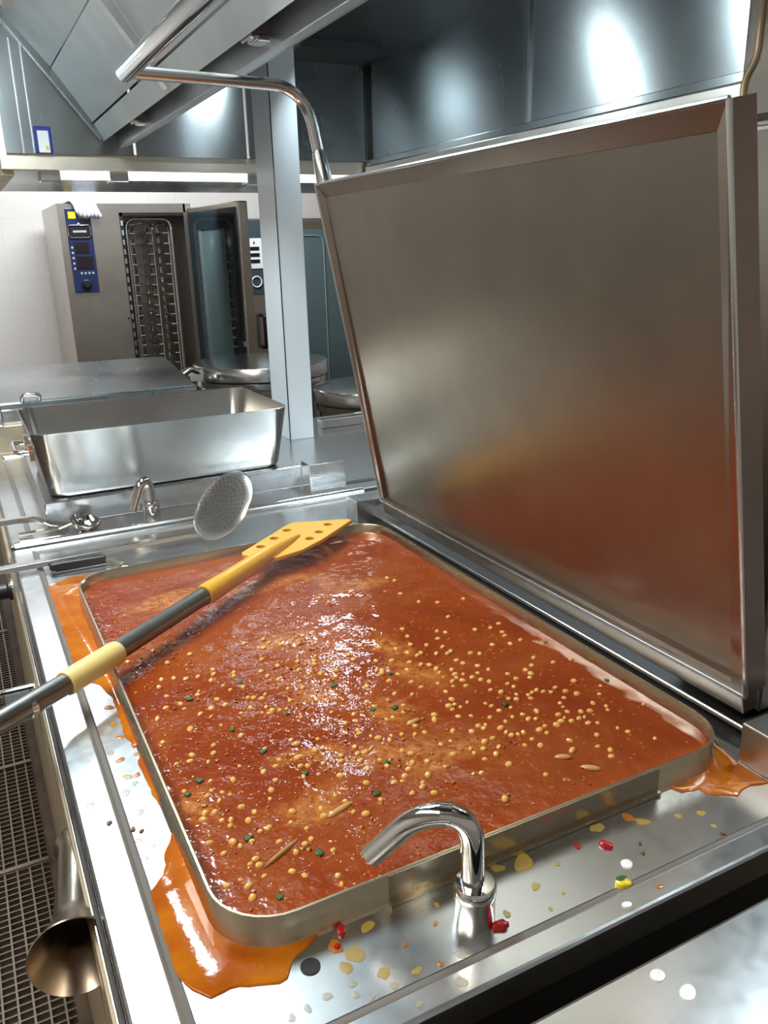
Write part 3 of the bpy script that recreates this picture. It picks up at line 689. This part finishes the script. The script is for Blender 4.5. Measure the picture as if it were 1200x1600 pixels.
# front worktop (bottom right)
fw = thing('near_worktop', (.9, .2, 0), 'bare steel worktop at the bottom right corner, nearest the viewer', 'worktop')
MB().box(.05, 1.6, -.5, .428, .862, .900).build('top', M['steel_deck'], fw, bevel=.004)
MB().box(.06, 1.6, -.5, .41, .02, .86).build('cabinet', M['steel_panel'], fw)
bit('water_drop', 'drop', .474, .410, .0075, .002, 'round white drop near the back edge of the near worktop', 'drop', z=.8998, seed=31, sq=.9)
bit('water_drop', 'drop', .484, .384, .0095, .002, 'larger oval white drop on the near worktop', 'drop', z=.8998, seed=32, sq=.75)

# valve knobs on the front panel
kb = thing('control_knob', (.02, 1.99, .80), 'black control knob on the front panel under the skimmer handle', 'knob')
MB().lathe([(.022,0),(.022,.010),(.017,.014),(.017,.034),(.014,.037)], (.027, 1.90, .83), (-1,0,0), 24).build('knob', M['black'], kb, smooth=True)
MB().lathe([(.027,0),(.027,.004)], (.027, 1.90, .83), (-1,0,0), 24).build('dial_plate', M['chrome'], kb, smooth=True)
vv = thing('drain_valve', (.0, 1.45, .78), 'steel drain valve with round handwheel beside the paddle shaft', 'valve')
MB().tube([(.026,1.46,.80),(-.03,1.46,.80)], .011, 14).build('valve_stem', M['chrome'], vv, smooth=True)
MB().lathe([(.006,0),(.034,.004),(.042,.012),(.040,.018),(.030,.014),(.006,.012)], (-.055,1.50,.825), (-.5,-.4,.8), 28).build('handwheel', M['satin'], vv, smooth=True)
MB().tube([(-.03,1.46,.80),(-.05,1.49,.82)], .007, 10).build('valve_neck', M['chrome'], vv, smooth=True)
MB().box(-.028, .02, 1.40, 1.44, .785, .81).build('valve_lever', M['black'], vv, bevel=.004)

# ------------------------------------------------------------------ hood above
hd_ = thing('extraction_hood', (.8, 1.6, 1.83), 'stainless extraction hood with filters hanging over the cookers', 'hood')
YF = 3.3
# right wall in three sheets, with seams
for (ya, yb) in ((-.3, 1.03), (1.045, 2.222), (2.237, YF)):
    MB().box(1.65, 1.662, ya, yb, 1.885, 2.24).build('side_sheet', M['steel_hood'], hd_)
for yy in (1.0375, 2.2295): MB().box(1.640, 1.655, yy-.016, yy+.016, 1.885, 2.24).build('seam_strip', M['steel_hood'], hd_, bevel=.003)
MB().box(1.635, 1.72, -.3, YF, 1.868, 1.890).build('side_lip', M['steel_hood'], hd_, bevel=.002)
MB().box(1.628, 1.74, -.3, YF, 1.812, 1.866).build('side_rail', M['steel_pillar'], hd_, bevel=.003)
for (xa, xb) in ((.26, .69), (.70, 1.12), (1.13, 1.65)):
    MB().box(xa, xb, YF, YF+.012, 1.885, 2.28 if xa < .6 else 2.24).build('end_sheet', M['steel_hood'], hd_)
MB().box(1.638, 1.652, YF-.014, YF, 1.885, 2.24).build('corner_strip', M['dark_metal'], hd_)
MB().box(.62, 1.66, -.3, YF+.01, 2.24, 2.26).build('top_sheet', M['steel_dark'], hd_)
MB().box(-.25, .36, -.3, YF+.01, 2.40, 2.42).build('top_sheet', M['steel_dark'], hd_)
for xx in (.318, .352): MB().box(xx-.002, xx+.002, YF-.006, YF, 1.885, 2.24).build('fold_rib', M['satin'], hd_)
# sloping filters
FA = Vector((.300, 0, 2.314)); FB = Vector((.556, 0, 1.984)); fu = (FB-FA).normalized(); fn = Vector((fu.z, 0, -fu.x))   # fn up-left side
if fn.z > 0: fn = -fn
def FP(s, y, d): return FA + fu*s + Vector((0, y, 0)) + fn*d
FLn = (FB-FA).length
ys = [YF-.01, 2.295, 1.30, .305, -.3]
for i in range(4):
    yb, ya = ys[i]-.012, ys[i+1]+.012
    for (s0, s1, d0, d1) in ((.005, FLn*.50, .0, -.010), (FLn*.50+.004, FLn-.006, -.010, .0)):
        p = [FP(s0,ya,d0), FP(s1,ya,d1), FP(s1,yb,d1), FP(s0,yb,d0)]
        MB().hexa([v - fn*.012 for v in p] + p).build('filter_panel', M['steel_filter'], hd_)
for yy in ys[:4]:
    MB().hexa([FP(-.01,yy-.022,-.012), FP(FLn+.05,yy-.022,-.012), FP(FLn+.05,yy+.014,-.012), FP(-.01,yy+.014,-.012), FP(-.01,yy-.022,.014), FP(FLn+.05,yy-.022,.014), FP(FLn+.05,yy+.014,.014), FP(-.01,yy+.014,.014)]).build('filter_rib', M['satin'] if yy < 3 else M['steel_hood'], hd_)
# grease trough with lamp slot
def yext(prof, name, m, bev=0.0):
    return MB().prism([(a, -.3, b) for a, b in prof], (0, YF+.296, 0)).build(name, m, hd_, bevel=bev)
yext([(.556,1.984),(.564,1.988),(.592,1.942),(.586,1.930)], 'trough_side', M['steel_filter'])
yext([(.590,1.97),(.596,1.97),(.640,1.97),(.640,1.975),(.590,1.975)], 'slot_roof', M['shade_black'])
yext([(.640,1.912),(.668,1.915),(.672,1.930),(.650,1.932),(.646,1.975),(.640,1.975)], 'trough_rail', M['rail'], .002)
yext([(.672,1.918),(.700,1.930),(.730,2.05),(.726,2.24),(.720,2.24),(.722,2.05),(.694,1.936),(.672,1.926)], 'trough_skirt', M['steel_filter'])
for yy in (2.83, 1.72, .6):
    MB().box(.596, .640, yy-.03, yy+.03, 1.930, 1.968).build('lamp_clip', M['chrome'], hd_, bevel=.004)
    MB().box(.604, .632, yy-.05, yy+.0, 1.922, 1.934).build('clip_tab', M['satin'], hd_, bevel=.003)
# lamp trays behind the trough skirt, then housings for two added lights
for ly in (2.52, 1.90, 1.26): MB().box(1.04, 1.16, ly-.31, ly+.31, 2.225, 2.24).build('lamp_tray', M['white'], hd_)
MB().box(1.22, 1.54, 2.95, 3.08, 2.212, 2.24).build('lamp_tray', M['steel_dark'], hd_)
MB().box(1.37, 1.55, .54, 1.30, 2.225, 2.24).build('lamp_tray', M['white'], hd_)
# blue framed card on the end sheet
bc = thing('notice_card', (.385, YF, 1.92), 'small blue framed card on the hood end above the far beam', 'card')
MB().box(.356, .412, YF-.012, YF-.001, 1.886, 1.972).build('frame', M['blue'], bc, bevel=.003)
MB().box(.366, .402, YF-.0135, YF-.0115, 1.888, 1.958).build('paper', M['white'], bc)
MB().box(.389, .398, YF-.0145, YF-.0133, 1.895, 1.91).build('yellow_mark', M['yel_sticker'], bc)
# far hood beam with strip lamp
fh = thing('far_hood', (1.3, 3.9, 1.83), 'low hood beam with a strip lamp in front of the ovens', 'hood')
MB().box(.238, 2.9, 3.316, 3.36, 1.834, 1.893).build('front_beam', M['beam'], fh, bevel=.002)
MB().box(.238, .28, 3.36, 4.9, 1.818, 1.893).build('side_beam', M['steel_panel'], fh, bevel=.002)
MB().box(.28, 2.9, 3.36, 4.9, 1.872, 1.885).build('soffit', M['steel_hood'], fh)
MB().box(.39, 1.16, 3.365, 3.435, 1.812, 1.872).build('lamp_diffuser', M['tube'], fh, bevel=.006)
MB().box(1.20, 2.2, 3.365, 3.435, 1.812, 1.872).build('lamp_diffuser', M['tube'], fh, bevel=.006)
for xx in (.40, .64, 1.17, 1.62): MB().box(xx-.035, xx+.035, 3.361, 3.44, 1.800, 1.872).build('lamp_clip', M['satin'], fh, bevel=.004)

# ------------------------------------------------------------------ combi ovens
OY = 5.4
ov = thing('combi_oven', (1.05, 5.8, 0), 'tall steel combi oven with its door wide open, left of the column', 'oven')
mb = MB().box(.650, 1.000, OY, 6.2, .0, 1.842).box(1.000, 1.405, OY, 6.2, 1.79, 1.842).box(1.000, 1.405, OY, 6.2, .1, .30).box(1.392, 1.44, OY, 6.2, .1, 1.842).box(1.0, 1.405, 6.15, 6.2, .3, 1.79)
mb.build('cabinet', M['steel_oven'], ov)
MB().box(1.000, 1.018, OY-.006, OY+.02, .30, 1.79).box(1.0, 1.39, OY-.006, OY+.02, 1.772, 1.79).build('door_seal', M['black'], ov)
mb = MB()
z = .34
while z < 1.74: mb.box(1.003, 1.015, OY-.012, OY-.005, z, z+.03); z += .055
mb.build('seal_clips', M['satin'], ov)
pn = MB().box(.692, .832, OY-.012, OY-.001, 1.335, 1.815).build('control_panel', M['navy'], ov, bevel=.003)
MB().box(.72, .80, OY-.015, OY-.011, 1.565, 1.625).build('display', M['screen'], pn)
MB().box(.722, .815, OY-.015, OY-.011, 1.475, 1.545).build('display', M['screen'], pn)
MB().lathe([(.028,0),(.028,.012),(.020,.02)], (.762, OY-.012, 1.385), (0,-1,0), 24).build('dial', M['black'], pn, smooth=True)
mb = MB()
for i in range(4): mb.box(.735+i*.022, .747+i*.022, OY-.014, OY-.011, 1.443, 1.455)
for i in range(5): mb.box(.700, .712, OY-.014, OY-.011, 1.47+i*.03, 1.482+i*.03)
mb.build('key_marks', M['grey_mark'], pn)
bd = [Vector((p.x, OY-.014, p.y)) for p in rrect(.697, .822, 1.650, 1.720, .016, 0, 5)]
MB().tube(bd + [bd[0], bd[1]], .005, 8, False).build('badge_border', M['chrome'], pn, smooth=True)
MB().box(.704, .815, OY-.0145, OY-.011, 1.656, 1.714).build('badge_plate', M['screen'], pn)
MB().ell((.758, OY-.016, 1.727), .008, .004, .008).box(.722, .798, OY-.016, OY-.0142, 1.680, 1.692).box(.735, .752, OY-.016, OY-.0142, 1.646, 1.652).box(.765, .78, OY-.016, OY-.0142, 1.646, 1.652).build('badge_marks', M['grey_mark'], pn)
MB().box(.706, .748, OY-.0145, OY-.011, 1.758, 1.796).box(.766, .812, OY-.0145, OY-.011, 1.758, 1.788).build('yellow_stickers', M['yel_sticker'], pn)
MB().lathe([(.006,0),(.006,.006)], (.985, OY, 1.17), (0,-1,0), 10).build('latch_pin', M['dark_metal'], ov)
# cloth hanging over the oven top
mb = MB(); r0 = []
path = [(5.62,1.850),(5.45,1.856),(5.39,1.858),(5.372,1.840),(5.366,1.80),(5.362,1.775)]
rows = []
for t, (yy, zz) in enumerate(path):
    rows.append([Vector((.70+.135*j/6+.012*t, yy-.006*math.sin(j*1.4+t), zz-(.012*(j%3) if t == 5 else 0)+.004*math.sin(j*1.7))) for j in range(7)])
vs = [p for r in rows for p in r]; n7 = 7
fs = [(i*n7+j, i*n7+j+1, (i+1)*n7+j+1, (i+1)*n7+j) for i in range(len(rows)-1) for j in range(6)]
mc = mat('striped_cloth', (.8,.8,.85), .8)
wv = nd(mc, 'ShaderNodeTexWave'); wv.inputs['Scale'].default_value = 14; wv.inputs['Distortion'].default_value = 3; wv.inputs['Detail'].default_value = 3
lk(mc, coords(mc), wv.inputs['Vector']); lk(mc, ramp(mc, wv.outputs['Fac'], [(.1, (.35,.36,.50)), (.4, (.85,.87,.92))]), bsdf(mc).inputs['Base Color'])
ct = MB().add(vs, fs).build('kitchen_cloth', mc, origin=(.76, 5.4, 1.85), smooth=True)
sm = ct.modifiers.new('thick', 'SOLIDIFY'); sm.thickness = .004
tag(ct, 'white striped cloth draped over the top front of the open oven', 'cloth')
# open door, seen from its inner side
hx, hy = 1.44, OY-.01; ex, ey = 1.535, 4.66
dd = Vector((ex-hx, ey-hy, 0)); dl = dd.length; dd.normalize(); dn_ = Vector((-dd.y, dd.x, 0))
if dn_.x > 0: dn_ = -dn_      # inner face looks left
def DP(a, h, d): return Vector((hx, hy, 0)) + dd*a + Vector((0,0,h)) + dn_*d
def dbox(mb, a0, a1, h0, h1, d0, d1):
    return mb.hexa([DP(a0,h0,d0), DP(a1,h0,d0), DP(a1,h0,d1), DP(a0,h0,d1), DP(a0,h1,d0), DP(a1,h1,d0), DP(a1,h1,d1), DP(a0,h1,d1)])
dr = dbox(MB(), 0, dl, .28, 1.815, -.03, .03).build('door', M['steel_oven'], ov, bevel=.006)
mb = MB(); 
dbox(mb, .03, .15, .32, 1.785, .03, .040); dbox(mb, .56, .70, .32, 1.785, .03, .040); dbox(mb, .15, .56, 1.68, 1.785, .03, .040); dbox(mb, .15, .56, .32, .42, .03, .040)
mb.build('door_gasket', M['dark_glass'], dr)
dbox(MB(), .15, .56, .42, 1.68, .03, .034).build('door_glass', M['oven_glass'], dr)
dbox(MB(), .15, .185, .42, 1.68, .034, .044).build('glass_clip', M['satin'], dr)
mb = MB(); dbox(mb, dl-.05, dl-.01, 1.02, 1.05, .03, .05).build('door_latch', M['chrome'], dr)
# rack trolley inside
rk = thing('rack_trolley', (1.2, 5.8, .3), 'wire rack trolley standing inside the open oven', 'trolley')
for (xa) in (1.055, 1.20, 1.30):
    mb = MB()
    mb.tube(fillet([(xa,5.46,.36),(xa,5.46,1.73),(xa,6.08,1.73),(xa,6.08,.36)], .05, 5), .007, 8)
    mb.tube([(xa,5.77,.36),(xa,5.77,1.72)], .006, 8)
    z = .42
    while z < 1.68:
        mb.box(xa-.004, xa+.004, 5.46, 6.08, z-.010, z+.010); mb.tube([(xa,5.46,z+.012),(xa+(.03 if xa < 1.2 else -.03),5.46,z+.012),(xa+(.03 if xa < 1.2 else -.03),6.08,z+.012)], .005, 6); z += .062
    mb.build('side_rack', M['chrome'], rk, smooth=True)
MB().tube(fillet([(1.04,5.445,.34),(1.04,5.445,1.755),(1.315,5.445,1.755),(1.315,5.445,.34)], .06, 6), .010, 10).build('front_frame', M['satin'], rk, smooth=True)
MB().tube(fillet([(1.10,5.80,.34),(1.10,5.80,1.74),(1.315,5.80,1.74),(1.315,5.80,.34)], .06, 6), .008, 10).build('middle_frame', M['satin'], rk, smooth=True)
MB().box(1.03, 1.325, 5.44, 6.1, .305, .345).build('base', M['satin'], rk)
# second oven
o2 = thing('combi_oven', (2.3, 5.8, 0), 'closed combi oven with a glass door, half hidden behind the column', 'oven')
MB().box(1.76, 2.90, OY+.03, 6.2, 0, 1.752).build('cabinet', M['steel_oven'], o2, bevel=.006)
p2 = MB().box(1.79, 1.905, OY+.018, OY+.031, 1.27, 1.742).build('control_panel', M['slate'], o2, bevel=.003)
MB().box(1.795, 1.895, OY+.014, OY+.019, 1.44, 1.63).build('label_plate', M['white'], p2)
mb = MB()
for i in range(3): mb.box(1.812, 1.875, OY+.012, OY+.0145, 1.475+i*.04, 1.497+i*.04)
mb.box(1.838, 1.846, OY+.012, OY+.0145, 1.595, 1.61)
mb.build('label_marks', M['screen'], p2)
bd = [Vector((1.845+.034*math.cos(a*.3141), OY+.015, 1.355+.034*math.sin(a*.3141))) for a in range(20)]
MB().tube(bd+[bd[0], bd[1]], .005, 8, False).build('dial_ring', M['white'], p2, smooth=True)
d2 = MB().box(1.96, 2.86, OY-.02, OY+.03, .35, 1.735).build('door', M['steel_oven'], o2, bevel=.006)
MB().box(2.06, 2.76, OY-.024, OY-.019, .45, 1.68).build('door_glass', M['oven_glass'], d2)
MB().tube(fillet([(1.86,OY+.02,1.14),(1.86,OY-.05,1.14),(1.86,OY-.05,.93),(1.86,OY+.02,.93)], .02, 4), .014, 10).build('door_handle', M['black'], o2, smooth=True)
mb = MB()
mb.tube(fillet([(2.10,OY-.027,.5),(2.10,OY-.027,1.64),(2.32,OY-.027,1.64),(2.32,OY-.027,.5)], .06, 6), .003, 6)
mb.build('glass_reflection_strip', M['grey_mark'], d2)

# ------------------------------------------------------------------ steam over the hot soup
def steam():
    m = bpy.data.materials.new('steam_haze'); m.use_nodes = True; t = m.node_tree
    for n in list(t.nodes): t.nodes.remove(n)
    out = t.nodes.new('ShaderNodeOutputMaterial'); vs_ = t.nodes.new('ShaderNodeVolumeScatter'); vs_.inputs['Color'].default_value = (.95,.95,.95,1); vs_.inputs['Anisotropy'].default_value = .1
    t.links.new(vs_.outputs['Volume'], out.inputs['Volume'])
    g = t.nodes.new('ShaderNodeNewGeometry')
    a = t.nodes.new('ShaderNodeVectorMath'); a.operation = 'SUBTRACT'; a.inputs[1].default_value = (.40, 1.42, .95); t.links.new(g.outputs['Position'], a.inputs[0])
    d = t.nodes.new('ShaderNodeVectorMath'); d.operation = 'DIVIDE'; d.inputs[1].default_value = (.36, .40, .17); t.links.new(a.outputs['Vector'], d.inputs[0])
    l = t.nodes.new('ShaderNodeVectorMath'); l.operation = 'LENGTH'; t.links.new(d.outputs['Vector'], l.inputs[0])
    r = t.nodes.new('ShaderNodeMapRange'); r.inputs['From Min'].default_value = .1; r.inputs['From Max'].default_value = 1; r.inputs['To Min'].default_value = 1; r.inputs['To Max'].default_value = 0
    t.links.new(l.outputs['Value'], r.inputs['Value'])
    n = t.nodes.new('ShaderNodeTexNoise'); n.inputs['Scale'].default_value = 7; n.inputs['Detail'].default_value = 2; t.links.new(g.outputs['Position'], n.inputs['Vector'])
    r2 = t.nodes.new('ShaderNodeMapRange'); r2.inputs['From Min'].default_value = .35; r2.inputs['From Max'].default_value = .7; r2.inputs['To Min'].default_value = .15; r2.inputs['To Max'].default_value = .9
    t.links.new(n.outputs['Fac'], r2.inputs['Value'])
    mu = t.nodes.new('ShaderNodeMath'); mu.operation = 'MULTIPLY'; t.links.new(r.outputs['Result'], mu.inputs[0]); t.links.new(r2.outputs['Result'], mu.inputs[1])
    t.links.new(mu.outputs[0], vs_.inputs['Density'])
    o = MB().box(.04, .76, 1.02, 1.82, .922, 1.12).build('steam', m, origin=(.4, 1.42, .922))
    tag(o, 'faint white steam rising from the far half of the soup', 'steam', kind='stuff')
steam()
